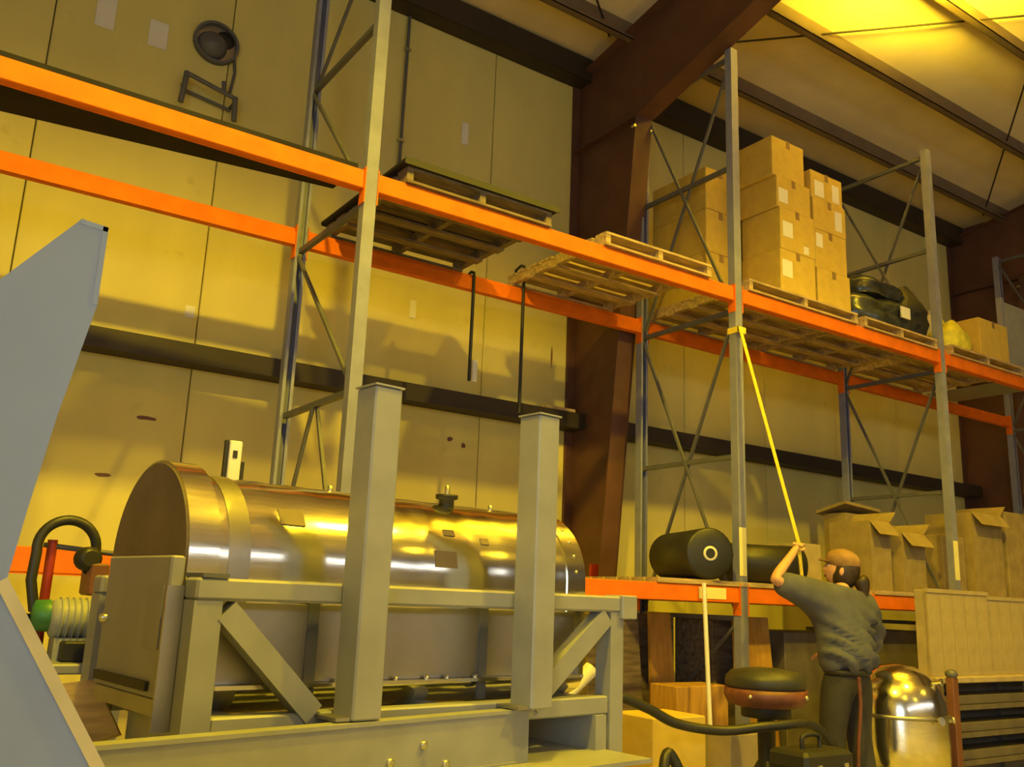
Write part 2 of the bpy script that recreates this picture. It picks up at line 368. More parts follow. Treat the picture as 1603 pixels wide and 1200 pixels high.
def beam(X0, X1, Y, z0, z1, fs):
    """stepped box beam; fs=-1 front beam (face to the aisle)"""
    ya, yb = (Y - .030, Y + .018) if fs < 0 else (Y - .018, Y + .030)
    mb = MB().bbox(X0 + .0465, X1 - .0465, ya, yb, z0, z1, .005)
    if fs < 0: mb.box(X0 + .05, X1 - .05, yb, yb + .022, z0, z1 - .035)
    else: mb.box(X0 + .05, X1 - .05, ya - .022, ya, z0, z1 - .035)
    b = build('beam', mb, 'orange', rack)
    for e, s in ((X0, 1), (X1, -1)):
        xa, xb = sorted((e + .0405 * s, e + .047 * s))
        c = MB().box(xa, xb, Y - .042, Y + .034, z0 - .09, z1 + .02)
        build('end_connector', c, 'orange', b)
    return b
for i in range(4):
    beam(PX[i], PX[i+1], YF, 3.69, 3.81, -1)
    beam(PX[i], PX[i+1], YB, 3.66, 3.79, 1)
    lb = beam(PX[i], PX[i+1], YF, 1.33, 1.45, -1)
    if i == 1: build('yellow_label', B(4.96, 5.24, YF - .033, YF - .0305, 1.352, 1.432), 'palesleeve', lb)
    beam(PX[i], PX[i+1], YB, 1.33, 1.45, 1)
for i, z in ((2, 1.53), (3, 1.62)):
    X = PX[i]
    build('reflective_sleeve', B(X - .044, X + .03, YF - .039, YF - .0352, z, z + .36), 'palesleeve', rack)

# ================================================================== PALLETS
def pallet(X0, X1, Y0, Y1, z, label, wood='wood', boards=7, sheet=None, h=.125):
    t = thing('pallet', ((X0+X1)/2, (Y0+Y1)/2, z), label, 'pallet', 'pallets on the rack')
    D = Y1 - Y0
    for k in range(3):
        xs = X0 + k * (X1 - X0 - .045) / 2
        build('stringer', B(xs, xs + .045, Y0 + .005, Y1 - .005, z + .016, z + h - .018), wood, t)
    n = boards
    bw = D / n * .78
    top = None
    for k in range(n):
        y = Y0 + k * (D - bw) / (n - 1)
        if top is None: top = build('deck_board', B(X0, X1, y, y + bw, z + h - .018, z + h), wood, t)
        else:
            c = top.copy(); COL.objects.link(c); c.location = top.location + Vector((random.uniform(-.008, .008), k * (D - bw) / (n - 1), 0)); c.parent = t; c.matrix_parent_inverse = top.matrix_parent_inverse.copy()
    bot = None
    for k in range(5):
        y = Y0 + k * (D - .09) / 4
        if bot is None: bot = build('bottom_board', B(X0, X1, y, y + .09, z, z + .016), wood, t)
        else:
            c = bot.copy(); COL.objects.link(c); c.location = bot.location + Vector((0, k * (D - .09) / 4, 0)); c.parent = t; c.matrix_parent_inverse = bot.matrix_parent_inverse.copy()
    return t
ZP = 3.812
pallet(2.40, 3.53, 4.795, 6.06, ZP, 'dark weathered pallet carrying a black sheet beside the left upright', 'olddwood', 7, h=.105)
sh = thing('black_sheet', (2.96, 5.4, ZP + .105), 'black flat sheet with folded rim lying on the dark pallet', 'sheet')
build('sheet_top', MB().bbox(2.36, 3.57, 4.765, 6.08, ZP + .106, ZP + .142, .008), 'darkgrey', sh)
build('rim', MB().box(2.36, 3.57, 4.757, 4.766, ZP + .098, ZP + .142), 'black', sh)
pallet(4.02, 5.10, 4.79, 6.06, ZP, 'empty pale wooden pallet between the column and the middle upright', 'wood', 8, h=.10)
pallet(5.55, 6.98, 4.80, 6.06, ZP, 'wooden pallet under the stack of cardboard boxes', 'wood', 8, h=.10)
pallet(7.08, 8.24, 4.80, 6.06, ZP, 'wooden pallet under the dark wrapped bundle', 'wood', 8, h=.10)
pallet(8.48, 9.85, 4.80, 6.06, ZP, 'wooden pallet under the yellow bag and carton at the right', 'wood', 8, h=.10)

# cardboard boxes on the rack
def carton(x0, x1, y0, y1, z0, z1, label, group='cartons stacked on the upper rack level', m='card', stickers=(), tape=True):
    t = thing('carton', ((x0+x1)/2, (y0+y1)/2, z0), label, 'carton', group)
    build('body', MB().bbox(x0, x1, y0, y1, z0, z1, .006), m, t)
    xm = (x0 + x1) / 2
    if tape:
        build('tape', MB().box(xm - .025, xm + .025, y0 - .002, y1 + .002, z1 - .0005, z1 + .002).box(xm - .025, xm + .025, y0 - .002, y0 + .001, z1 - .07, z1 + .001), 'tape', t)
    for (a, b, c, d) in stickers:
        build('label_sticker', B(x0 + a, x0 + b, y0 - .002, y0 + .002, z0 + c, z0 + d), 'label', t)
    return t
zb = ZP + .101
g = .34
L0, L1, L2, L3, L4 = zb, zb + .385, zb + .77, zb + 1.06, zb + 1.42
carton(5.98, 6.44, 4.83, 5.26, L0, L1, 'lowest carton at the front left of the box stack', stickers=((.02, .15, .14, .29),))
carton(5.99, 6.45, 4.83, 5.26, L1, L2, 'second carton up with white label, front left of the box stack', stickers=((.03, .16, .12, .26), (.30, .37, .02, .09)))
carton(5.97, 6.42, 4.84, 5.26, L2, L3, 'third carton up, front left of the box stack', stickers=((.02, .14, .05, .18),))
carton(5.93, 6.36, 4.85, 5.27, L3, L3 + .37, 'topmost tall carton standing above the rest of the box stack')
carton(6.47, 6.93, 4.83, 5.26, L0, L0 + .33, 'lowest carton at the front right of the box stack')
carton(6.46, 6.91, 4.84, 5.26, L0 + .33, L0 + .70, 'second carton up with label, front right of the box stack', stickers=((.02, .11, .20, .33),))
carton(6.46, 6.92, 4.84, 5.26, L0 + .70, L0 + 1.0, 'third carton up, front right of the box stack', stickers=((.30, .40, .05, .24),))
carton(6.45, 6.90, 4.85, 5.27, L0 + 1.0, L0 + 1.27, 'uppermost carton at the front right of the box stack', stickers=((.05, .18, .03, .18), (.30, .40, .03, .20)))
for k in range(3):
    carton(5.58, 5.95, 5.30, 5.98, zb + k * .40, zb + k * .40 + .398, ['lowest', 'middle', 'topmost'][k] + ' shaded carton at the rear left of the box stack')
for k in range(3):
    carton(6.0, 6.46, 5.32, 5.98, zb + k * .42, zb + k * .42 + .418, ['lowest', 'middle', 'topmost'][k] + ' hidden carton in the rear row of the box stack', tape=False)
# dark wrapped bundle: sagging lumpy load
def blob(x0, x1, y0, y1, z0, z1, n=26, amp=.05, seed=1):
    rnd = random.Random(seed); mb = MB(); rings = []; m = 8
    ph = [rnd.uniform(0, 6.28) for _ in range(6)]
    for j in range(m + 1):
        t = j / m; z = z0 + (z1 - z0) * t
        k = (1 - .55 * max(0, t - .55) ** 1.3 / (.45 ** 1.3)) if t > .55 else 1 - .04 * math.sin(t * 20)
        if j == 0: k = .97
        r = []
        for i in range(n):
            a = 2 * math.pi * i / n
            c, s = math.cos(a), math.sin(a)
            q = (abs(c) ** 5 + abs(s) ** 5) ** (-1 / 5)
            wv = 1 + amp * (math.sin(3 * a + ph[0] + t * 4) + .6 * math.sin(7 * a + ph[1] - t * 6))
            r.append(((x0 + x1)/2 + c * q * k * wv * (x1 - x0)/2, (y0 + y1)/2 + s * q * k * wv * (y1 - y0)/2, z + .03 * t * math.sin(2 * a + ph[2])))
        rings.append(r)
    return mb.loft(rings, True)
bd = thing('wrapped_bundle', (7.7, 5.4, zb), 'dark plastic wrapped lumpy bundle on the rack beside the cartons', 'bundle')
build('wrapping', blob(7.12, 8.22, 4.86, 5.95, zb + .002, zb + .46, seed=3), 'wrap', bd)
build('loose_fold', blob(7.30, 7.95, 4.90, 5.5, zb + .33, zb + .56, 18, .07, 9), 'wrap', bd)
build('loose_fold', blob(7.80, 8.25, 4.86, 5.3, zb + .004, zb + .52, 18, .08, 12), 'black', bd)
build('label_sticker', B(7.72, 7.86, 4.835, 4.85, zb + .13, zb + .24), 'label', bd)
yb_ = thing('yellow_bag', (8.76, 5.0, zb), 'bright yellow plastic bag beside the right front upright', 'bag')
build('bag_body', blob(8.55, 8.98, 4.84, 5.12, zb + .002, zb + .30, 18, .06, 5), 'yellowpack', yb_)
build('tied_neck', MB().tube([(8.62, 4.98, zb + .28), (8.60, 4.98, zb + .34), (8.56, 4.97, zb + .41)], [.045, .02, .05], 8), 'yellowpack', yb_)
carton(9.10, 9.66, 4.84, 5.30, zb, zb + .42, 'single carton beside the yellow bag on the upper rack level', stickers=())
pr = thing('jug', (8.96, 5.27, zb), 'pale rounded jug standing behind the yellow bag', 'jug')
build('body', MB().lathe((8.96, 5.27, zb), (0, 0, 1), [(0, .10), (.02, .12), (.40, .12), (.50, .05)], 16), 'label', pr)
build('cap', MB().lathe((8.96, 5.27, zb + .49), (0, 0, 1), [(0, .045), (.06, .045)], 12), 'white', pr)
gp = thing('grey_panel', (10.1, 5.2, 3.81), 'tall pale grey panel standing at the right end of the upper level', 'panel')
build('sheet', B(9.93, 10.5, 5.00, 5.04, 3.815, 4.72), 'frame', gp); build('edge_post', B(9.88, 9.93, 4.99, 5.05, 3.815, 4.76), 'rackgrey', gp)
build('foot', MB().box(9.9, 10.5, 4.82, 5.96, 3.811, 3.815), 'frame', gp)
# long dark plank lying inside the left upper beam
pk = thing('dark_plank', (0.6, 5.1, 3.812), 'long dark board lying on the left upper beams', 'board')
build('board', MB().prism([(-1.0, 4.83, 3.812), (2.08, 4.83, 3.812), (2.08, 5.20, 3.812), (-1.0, 5.62, 3.812)], (0, 0, .03)), 'darkgrey', pk)
build('batten', B(-.9, -.8, 4.80, 5.97, 3.798, 3.8115), 'darkgrey', pk)
# hanging hook rods on the back beam
for (X, z0, z1, lab) in ((3.60, 2.92, 3.80, 'shorter black hook rod hanging from the rear orange beam'), (4.08, 2.74, 3.97, 'longer black hook rod hanging beside the pale pallet')):
    t = thing('hook_rod', (X, YB - .06, z0), lab, 'rod', 'hook rods on the rear beam')
    build('rod', MB().tube([(X, YB - .045, z0), (X, YB - .045, z1 - .02)], .014, 8), 'black', t)
    build('hook', MB().tube([(X, YB - .045, z1 - .03), (X, YB - .045, z1), (X, YB + .0, z1 + .02), (X, YB + .075, z1), (X, YB + .08, 3.70)], .012, 8), 'black', t)
    if X < 4: build('white_tag', B(X + .02, X + .06, YB - .06, YB - .05, z0, z0 + .17), 'white', t)
build_b = tag(build('plank', MB().bbox(4.86, 5.20, YW - .2, YW - .03, 2.999, 3.03, .004), 'wood'), 'short wooden plank lying on the girt left of the column', 'plank')

# ================================================================== LOWER SHELF
def shelfboard(x0, x1, label):
    t = thing('shelf_deck', ((x0+x1)/2, 5.4, 1.451), label, 'shelf deck', 'wooden decks on the lower rack level')
    n = 8; D = 1.16; bw = .125; first = None
    for k in range(n):
        if first is None: first = build('plank', B(x0, x1, YF - .04, YF - .04 + bw, 1.451, 1.485), 'wood', t)
        else:
            c = first.copy(); COL.objects.link(c); c.location = first.location + Vector((0, k * (D - bw) / (n - 1), 0)); c.parent = t; c.matrix_parent_inverse = first.matrix_parent_inverse.copy()
    return t
shelfboard(4.55, 6.95, 'plank deck under the black rolls on the lower level')
shelfboard(7.05, 9.9, 'plank deck under the open cartons on the lower level')
def roll(a, b, r, label, corem='ring'):
    a, b = Vector(a), Vector(b); L = (b - a).length; d = (b - a).normalized()
    t = thing('sheet_roll', (a + b) / 2 - Vector((0, 0, r)), label, 'roll', 'black rolls on the lower shelf')
    build('rolled_sheet', MB().lathe(a, d, [(0, r*.32), (0, r*.9), (.012, r), (L*.5, r*.985), (L - .012, r), (L, r*.9), (L, r*.32)], 28), 'rubber', t)
    build('core', MB().lathe(a - d * .006, d, [(0, r*.20), (0, r*.29), (.05, r*.29), (.05, r*.20), (0, r*.20)], 18, True, False), corem, t)
    build('core_hole', MB().lathe(a - d * .001, d, [(0, r*.21), (.03, r*.21)], 14), 'black', t)
    return t
roll((5.06, 4.80, 1.675), (5.34, 5.50, 1.675), .188, 'thick black roll with a pale core end facing the aisle')
roll((6.27, 4.98, 1.645), (5.62, 5.20, 1.645), .158, 'smaller black roll lying behind the reaching arm', 'card2')
carton(6.62, 6.86, 5.2, 5.62, 1.486, 1.86, 'small carton right of the rolls on the lower shelf', 'cartons on the lower shelf', 'card2', tape=False)
def open_box(x0, x1, y0, y1, z0, z1, label, m='card2', flap=True):
    t = thing('open_carton', ((x0+x1)/2, (y0+y1)/2, z0), label, 'carton', 'cartons on the lower shelf')
    e = .012
    build('bottom', B(x0, x1, y0, y1, z0, z0 + e), m, t)
    build('front_side', B(x0, x1, y0, y0 + e, z0 + e, z1), m, t); build('rear_side', B(x0, x1, y1 - e, y1, z0 + e, z1), m, t)
    build('end_side', B(x0, x0 + e, y0 + e, y1 - e, z0 + e, z1), m, t); build('end_side', B(x1 - e, x1, y0 + e, y1 - e, z0 + e, z1), m, t)
    if flap:
        build('flap', MB().prism([(x0, y0, z1), (x1, y0, z1), (x1, y0 - .10, z1 - .12), (x0, y0 - .10, z1 - .12)], (0, .006, .006)), m, t)
        build('flap', MB().prism([(x1, y0, z1), (x1, y1, z1), (x1 + .10, y1, z1 + .10), (x1 + .10, y0, z1 + .10)], (-.006, 0, .006)), m, t)
    return t
ZS = 1.486
open_box(7.32, 7.62, 5.02, 5.45, ZS, 2.10, 'open pale carton left of the yellow-lit carton on the lower shelf', 'card3')
open_box(7.70, 8.06, 4.96, 5.40, ZS, 2.02, 'open carton with ragged flaps under the bright lid on the lower shelf', 'card3')
carton(8.42, 8.80, 5.0, 5.5, ZS, 2.05, 'dark-topped carton just right of the right upright', 'cartons on the lower shelf', 'card3')
open_box(8.88, 9.42, 4.95, 5.45, ZS, 2.30, 'large open carton right of the right upright on the lower shelf', 'card3')
carton(9.5, 10.3, 4.95, 5.5, ZS, 2.36, 'tall carton at the right edge of the lower shelf', 'cartons on the lower shelf', 'card3')
ld = tag(build('cardboard_lid', MB().prism([(7.72, 5.55, 2.32), (8.28, 5.55, 2.28), (8.28, 5.9, 2.20), (7.72, 5.9, 2.24)], (0, 0, .03)).box(7.78, 8.22, 5.6, 5.85, ZS, 2.24), 'card3'), 'tall carton with a bright lid behind the ragged open carton', 'carton', 'cartons on the lower shelf')
# wooden boards, cartons and pole below the lower shelf
for i, (x0, x1, y, h, lab, m) in enumerate(((4.62, 4.90, 5.28, 1.22, 'dark brown board leaning under the lower shelf', 'olddwood'), (4.92, 5.20, 5.24, 1.24, 'tall orange-brown board leaning beside the thin pole', 'brownwood'), (5.56, 6.02, 4.98, 1.23, 'orange-brown board leaning right of the middle upright', 'brownwood'))):
    t = tag(build('leaning_board', MB().prism([(x0, y, 0), (x1, y, 0), (x1 - .02, y + .10, h), (x0 + .05, y + .10, h)], (0, .03, 0)), m), lab, 'board', 'boards under the lower shelf')
carton(4.84, 5.36, 4.92, 5.20, 0, .74, 'orange-brown carton standing under the lower shelf by the thin pole', 'cartons under the lower shelf', 'brownwood', tape=False)
carton(4.50, 5.38, 5.50, 5.86, 0, 1.22, 'dark carton enlarged to fill in the shade at the back under the lower shelf', 'cartons under the lower shelf', 'olddwood', tape=False)  # enlarged so its dark colour stands in for the under-shelf shade
carton(5.58, 6.1, 5.28, 5.7, 0, 1.20, 'brown carton raised to fill in the shade under the lower shelf behind the person', 'cartons under the lower shelf', 'olddwood', tape=False)  # raised to cover bright wall where shade falls
carton(6.16, 7.2, 5.05, 5.7, 0, 1.12, 'dark box added as shade under the lower shelf right of the person', 'cartons under the lower shelf', 'bench', tape=False)  # added box, its dark colour stands in for shade below the shelf
carton(7.25, 8.2, 5.05, 5.7, 0, 1.15, 'dark box added as shade under the lower shelf behind the pale crates', 'cartons under the lower shelf', 'bench', tape=False)  # also added, dark colour in place of the shade behind the crates
po = tag(build('thin_pole', MB().tube([(4.96, 4.70, 0.0), (4.965, 4.775, 1.46)], .016, 8), 'label'), 'thin pale pole leaning on the lower orange beam', 'pole')

# ================================================================== WALL FITTINGS
vt = thing('wall_vent', (1.63, YW, 5.33), 'round dark wall vent with a tilted inner hood high on the wall', 'vent')
def ringy(c, r0, r1, y0, y1, n=28):
    mb = MB(); P = lambda r, y: [(c[0] + r*math.cos(2*math.pi*k/n), y, c[1] + r*math.sin(2*math.pi*k/n)) for k in range(n)]
    return mb.loft([P(r0, y1), P(r1, y1), P(r1, y0), P(r0, y0), P(r0, y1)], False, caps=False)
build('rim', ringy((1.63, 5.50), .155, .178, YW - .05, YW - .001), 'rackdark', vt)
build('back_disc', MB().lathe((1.63, YW - .001, 5.50), (0, -1, 0), [(0, .156), (.006, .156)], 28), 'stainlessdull', vt)
build('hood', MB().lathe((1.60, YW - .008, 5.47), (-.15, -1, -.2), [(0, .12), (.09, .085), (.10, .0)], 20), 'rackdark', vt)
build('dark_opening', MB().lathe((1.70, YW - .008, 5.56), (0, -1, 0), [(0, .075), (.012, .07), (.013, 0)], 16), 'black', vt)
build('cable', MB().tube([(1.78, YW - .03, 5.44), (1.80, YW - .02, 5.30), (1.78, YW - .02, 5.12)], .012, 6), 'rackdark', vt)
bk = thing('wall_bracket', (1.6, YW, 4.85), 'dark pipe bracket shaped like a small trestle fixed to the wall', 'bracket')
yb2 = YW - .12
build('top_bar', MB().tube([(1.42, yb2, 5.11), (1.80, yb2, 5.03)], .018, 8), 'rackdark', bk)
build('lower_bar', MB().tube([(1.42, yb2 + .1, 5.02), (1.80, yb2 + .1, 4.97)], .014, 8), 'rackdark', bk)
build('leg', MB().tube([(1.42, yb2, 5.12), (1.40, yb2, 4.86)], .022, 8), 'rackdark', bk)
build('leg', MB().tube([(1.80, yb2, 5.04), (1.81, yb2, 4.84)], .022, 8), 'rackdark', bk)
build('wall_arm', MB().tube([(1.42, yb2, 5.06), (1.42, YW - .001, 5.06)], .014, 8), 'rackdark', bk)
build('wall_arm', MB().tube([(1.80, yb2, 5.0), (1.80, YW - .001, 5.0)], .014, 8), 'rackdark', bk)
build('stub', MB().tube([(1.71, yb2, 5.05), (1.70, yb2, 5.14)], .018, 8), 'rackdark', bk)
for (x0, x1, z0, z1, lab) in ((.75, .885, 5.31, 5.62, 'larger white paper patch high on the wall at the left'), (1.13, 1.27, 5.30, 5.52, 'white paper patch on the wall beside the round vent'), (3.93, 4.0, 5.40, 5.62, 'narrow white strip on the wall above the black sheet'), (3.51, 3.57, 3.62, 3.78, 'small white strip on the wall above the girt'), (1.65, 1.72, 3.24, 3.33, 'tiny white tag on the wall above the girt at the left')):
    t = thing('wall_sticker', ((x0+x1)/2, YW, z0), lab, 'sticker', 'white patches on the wall')
    build('paper', MB().bbox(x0, x1, YW - .008, YW - .001, z0, z1, .002), 'white', t)
cdn = thing('conduit', (3.30, YW, 4.2), 'thin dark conduit running up the wall behind the left upright', 'conduit')
build('pipe', MB().tube([(3.30, YW - .03, 4.0), (3.30, YW - .03, 6.45)], .014, 8), 'rackdark', cdn)
for z in (4.3, 5.2, 6.1): build('clip', B(3.27, 3.33, YW - .045, YW - .001, z, z + .02), 'bolt', cdn)

# ================================================================== STAND (local frame u, w, z)
A = R(7)
TS = Matrix.Translation((.82, 2.75, 0)) @ Matrix.Rotation(A, 4, 'Z')
SB = lambda *a: MB(TS).box(*a)
stand = thing('steel_stand', (.82, 2.75, 0), 'welded steel tube stand with two tall posts in front of the tank', 'stand', rotz=A)
def sbar(name, a, b, wd, ht, m='frame', parent=None): return build(name, MB(TS).bar(a, b, wd, ht), m, parent or stand)
WR = .80                                             # rear frame plane
for ww in (0, WR):
    build('leg', SB(-.045, .040, ww - .04, ww + .04, 0.02, 1.262), 'frame', stand)
    build('leg', SB(1.690, 1.765, ww - .04, ww + .04, 0.02, 1.262), 'frame', stand)
    for (a, b) in ((-.08, .08), (1.65, 1.80)): build('foot_plate', SB(a, b, ww - .08, ww + .08, 0, .02), 'frame', stand)
    rl = build('top_rail', MB(TS).bbox(-.045, 1.815, ww - .045, ww + .045, 1.262, 1.325, .008), 'frame', stand)
    build('bottom_rail', MB(TS).bbox(.042, 1.688, ww - .035, ww + .035, .872, .94, .006), 'frame', stand)
    if ww == 0:
        build('rail_cap', SB(-.03, .05, -.047, .047, 1.326, 1.338), 'rackdark', stand)
build('end_cap', MB(TS).bbox(1.74, 1.83, -.06, .05, 1.235, 1.33, .005), 'frame', stand)
sbar('diagonal_brace', (.055, -.012, 1.235), (.368, -.012, .935), .06, .07)
sbar('diagonal_brace', (1.672, -.012, 1.245), (1.275, -.012, .925), .06, .075)
sbar('diagonal_brace', (.055, WR, 1.235), (.368, WR, .935), .06, .075)
for u0, u1, zt in ((.425, .530, 1.955), (1.150, 1.255, 1.975)):
    p = build('tall_post', MB(TS).bbox(u0, u1, -.165, -.05, .925, zt, .006), 'frame', stand)
    build('top_cap', SB(u0 - .004, u1 + .004, -.169, -.046, zt, zt + .006), 'frame', p)
    build('gusset', SB(u0 - .05, u0, -.155, -.036, .926, .936), 'stainlessdull', p)
for u in (.12, .9, 1.6):
    build('cross_member', SB(u - .03, u + .03, .042, WR - .042, .875, .935), 'frame', stand)
build('deck_plate', SB(.10, 1.66, -.28, WR - .05, .73, .745), 'frame', stand)
build('deck_bracket', SB(.10, .16, -.05, WR - .05, .745, .872), 'frame', stand); build('deck_bracket', SB(1.6, 1.66, -.05, WR - .05, .745, .872), 'frame', stand)

# front channel beam: lies along the front of the stand
fbm = thing('channel_beam', (1.3, 2.6, .74), 'long deep steel channel beam lying across the front of the stand', 'beam')
a0, b0 = Vector((.40, 2.455, 0)), Vector((2.02, 2.80, 0))
dv = (b0 - a0).normalized(); nv = Vector((-dv.y, dv.x, 0))
def pr4(a, b, n0, n1, z0, z1): 
    return MB().prism([a + nv*n0 + Vector((0, 0, z0)), a + nv*n1 + Vector((0, 0, z0)), a + nv*n1 + Vector((0, 0, z1)), a + nv*n0 + Vector((0, 0, z1))], b - a)
build('web', pr4(a0, b0, -.008, 0, .752, .910), 'frame', fbm)
build('top_flange', pr4(a0, b0, -.014, .045, .910, .922), 'frame', fbm)
build('bottom_flange', pr4(a0, b0, -.014, .045, .746, .752), 'frame', fbm)
for t_, z in ((.62, .80), (.76, .775), (.35, .79), (.70, .84)):
    c = a0.lerp(b0, t_) + Vector((0, 0, z)); build('bolt', MB().lathe(c - nv*.008, -nv, [(0, .013), (.010, .013), (.012, .008)], 8), 'bolt', fbm)

# ================================================================== TANK (inverted-U drum)
tank = thing('steel_drum', (1.6, 3.2, .95), 'shiny stainless steel horizontal drum with rounded top resting in the stand', 'tank', rotz=A)
DC, RC, ZC = .37, .285, 1.375
def usec(u, r, zb_, n=28, zc=ZC):
    pts = [Vector((u, DC - r*math.cos(math.pi*k/n), zc + r*math.sin(math.pi*k/n))) for k in range(n+1)]
    m = 8
    rb = r * .98
    low = [Vector((u, DC + rb*math.cos(math.pi*k/m), zb_ - .10*math.sin(math.pi*k/m))) for k in range(m+1)]
    return pts + low
def utube(u0, u1, r, zb_, waves=0, steps=2, cap=True):
    rings = []
    for i in range(steps + 1):
        u = u0 + (u1 - u0) * i / steps
        rings.append(usec(u, r + (waves * math.sin(i * 1.7) if waves else 0), zb_))
    return MB(TS).loft(rings, True, cap)
build('shell', utube(.05, 1.655, RC, 1.00, .0012, 36), 'stainless', tank)
build('trough', MB(TS).box(.052, 1.60, DC - RC - .006, DC + RC + .006, 1.018, 1.255), 'stainlessdull', tank)
build('end_collar', utube(-.040, .055, RC + .034, 1.02), 'stainless', tank)
build('end_disc', MB(TS).prism([v for v in usec(-.046, RC + .024, 1.02)], (.006, 0, 0)), 'discsteel', tank)
build('right_band', utube(1.56, 1.662, RC + .006, 1.0), 'stainless', tank)
build('seam_band', utube(.10, .17, RC + .004, 1.0), 'stainlessdull', tank)
build('bottom_flange', SB(.08, 1.62, DC - RC - .045, DC - RC + .0, 1.005, 1.017), 'stainless', tank)
build('bottom_flange', SB(.08, 1.62, DC + RC - .0, DC + RC + .045, 1.005, 1.017), 'stainless', tank)
for u in (.62, .73, .86, .95, 1.08, .50, 1.30, 1.42):
    build('flange_bolt', MB(TS).lathe((u, DC - RC - .022, 1.017), (0, 0, 1), [(0, .009), (.009, .009), (.010, .004)], 8), 'bolt', tank)
for (u0, u1, th) in ((.28, .37, 27), (.89, .99, 5), (.95, 1.0, 30), (1.12, 1.16, 25)):
    rr = RC + .004; t0, t1 = R(th), R(th + (12 if u1 - u0 > .06 else 5))
    pp = [(u0, DC - rr*math.cos(t), ZC + rr*math.sin(t)) for t in (t0, t1)]
    mb = MB(TS).loft([[(u0, DC - rr*math.cos(t0), ZC + rr*math.sin(t0)), (u1, DC - rr*math.cos(t0), ZC + rr*math.sin(t0)), (u1, DC - rr*math.cos(t1), ZC + rr*math.sin(t1)), (u0, DC - rr*math.cos(t1), ZC + rr*math.sin(t1))],
                      [(u0, DC - (rr-.008)*math.cos(t0), ZC + (rr-.008)*math.sin(t0)), (u1, DC - (rr-.008)*math.cos(t0), ZC + (rr-.008)*math.sin(t0)), (u1, DC - (rr-.008)*math.cos(t1), ZC + (rr-.008)*math.sin(t1)), (u0, DC - (rr-.008)*math.cos(t1), ZC + (rr-.008)*math.sin(t1))]])
    build('patch_plate', mb, 'discsteel', tank)
for k in range(9):
    th = R(8 + k * 13); rr = RC + .006
    d = Vector((0, -math.cos(th), math.sin(th)))
    build('rivet', MB(TS).lathe(Vector((1.61, DC, ZC)) + d * rr, d, [(0, .007), (.004, .006), (.005, .001)], 8), 'bolt', tank)
for u in (.58, .84, 1.35):
    build('top_bolt', MB(TS).lathe((u, DC - .03, ZC + RC - .003), (0, 0, 1), [(0, .010), (.018, .010), (.02, .004)], 8), 'bolt', tank)
# lifting eye / valve on top
vl = build('top_valve', MB(TS).lathe((1.08, DC - .08, ZC + RC - .02), (0, 0, 1), [(0, .03), (.03, .03), (.035, .045), (.05, .045), (.052, .02)], 16), 'black', tank)
build('valve_stem', MB(TS).lathe((1.08, DC - .08, ZC + RC + .03), (0, 0, 1), [(0, .010), (.035, .010), (.04, .004)], 8), 'bolt', vl)
# saddle straps
for u in (.405, 1.12):
    build('saddle', SB(u - .02, u + .02, DC - RC - .012, DC - RC - .002, .94, 1.30), 'rackdark', tank)
# end housing in the lower half of the left end
hs = build('end_housing', MB(TS).bbox(-.090, -.047, DC - RC - .04, DC + RC - .09, .985, 1.385, .006), 'endsteel', tank)
build('side_flange', SB(-.098, -.047, DC - RC - .052, DC - RC - .041, .90, 1.30), 'stainlessdull', hs)
build('access_panel', SB(-.096, -.090, DC - RC - .02, DC - RC + .10, 1.12, 1.30), 'endsteel', hs)
build('panel_ledge', SB(-.102, -.090, DC - RC + .02, DC + RC - .11, 1.004, 1.03), 'black', hs)
build('knob', MB(TS).lathe((-.090, DC + RC - .13, 1.19), (-1, 0, 0), [(0, .014), (.02, .014), (.022, .004)], 10), 'bolt', hs)
build('support_foot', MB(TS).prism([(-.090, DC - RC - .04, .94), (-.090, DC + RC - .10, .94), (-.090, DC + RC - .10, .985), (-.090, DC - RC - .04, .985)], (.043, 0, 0)), 'stainlessdull', hs)

# small electrical fitting on conduit behind the drum
ft = thing('switch_box', (1.135, 3.64, 0), 'small white and black fitting standing up behind the drum', 'fitting')
fx, fy = 1.135, 3.64
build('bracket', B(fx - .035, fx - .022, fy - .01, fy + .01, 1.45, 1.87), 'black', ft)
build('body', MB().bbox(fx - .02, fx + .03, fy - .02, fy + .02, 1.50, 1.87, .004), 'white', ft)
build('window', B(fx - .006, fx + .012, fy - .023, fy - .02, 1.80, 1.83), 'black', ft)
build('side_post', B(fx + .034, fx + .048, fy - .01, fy + .01, 1.45, 1.79), 'black', ft)
build('pole', MB().tube([(fx, fy + .055, 0.0), (fx, fy + .055, 1.6)], .02, 8), 'rackdark', ft)
build('pole_clamp', B(fx - .03, fx + .03, fy + .018, fy + .06, 1.52, 1.56), 'rackdark', ft)

# ================================================================== DRIVE UNIT left of the drum
TD = Matrix.Translation((.08, .50, 0)); DB = lambda *a: MB(TD).box(*a)
du = thing('drive_unit', (.69, 3.75, 0), 'pump and gear motor with green end and black hose left of the drum', 'motor')
build('base_table', MB(TD).bbox(.30, .88, 3.10, 3.72, .985, 1.02, .006), 'frame', du)
for (x_, y_) in ((.33, 3.13), (.85, 3.13), (.33, 3.69), (.85, 3.69)): build('leg', DB(x_ - .02, x_ + .02, y_ - .02, y_ + .02, 0, .985), 'frame', du)
build('plinth', MB(TD).bbox(.54, .76, 3.18, 3.5, 1.02, 1.09, .006), 'black', du)
gm = build('gear_motor', MB(TD).lathe((.50, 3.30, 1.165), (1, 0, 0), [(0, .05), (.01, .068), (.03, .072), (.14, .072), (.16, .06), (.165, .03)], 20), 'motor', du)
for k in range(5): build('cooling_fin', MB(TD).lathe((.53 + .022*k, 3.30, 1.165), (1, 0, 0), [(0, .070), (0, .078), (.006, .078), (.006, .070)], 20), 'motor', gm)
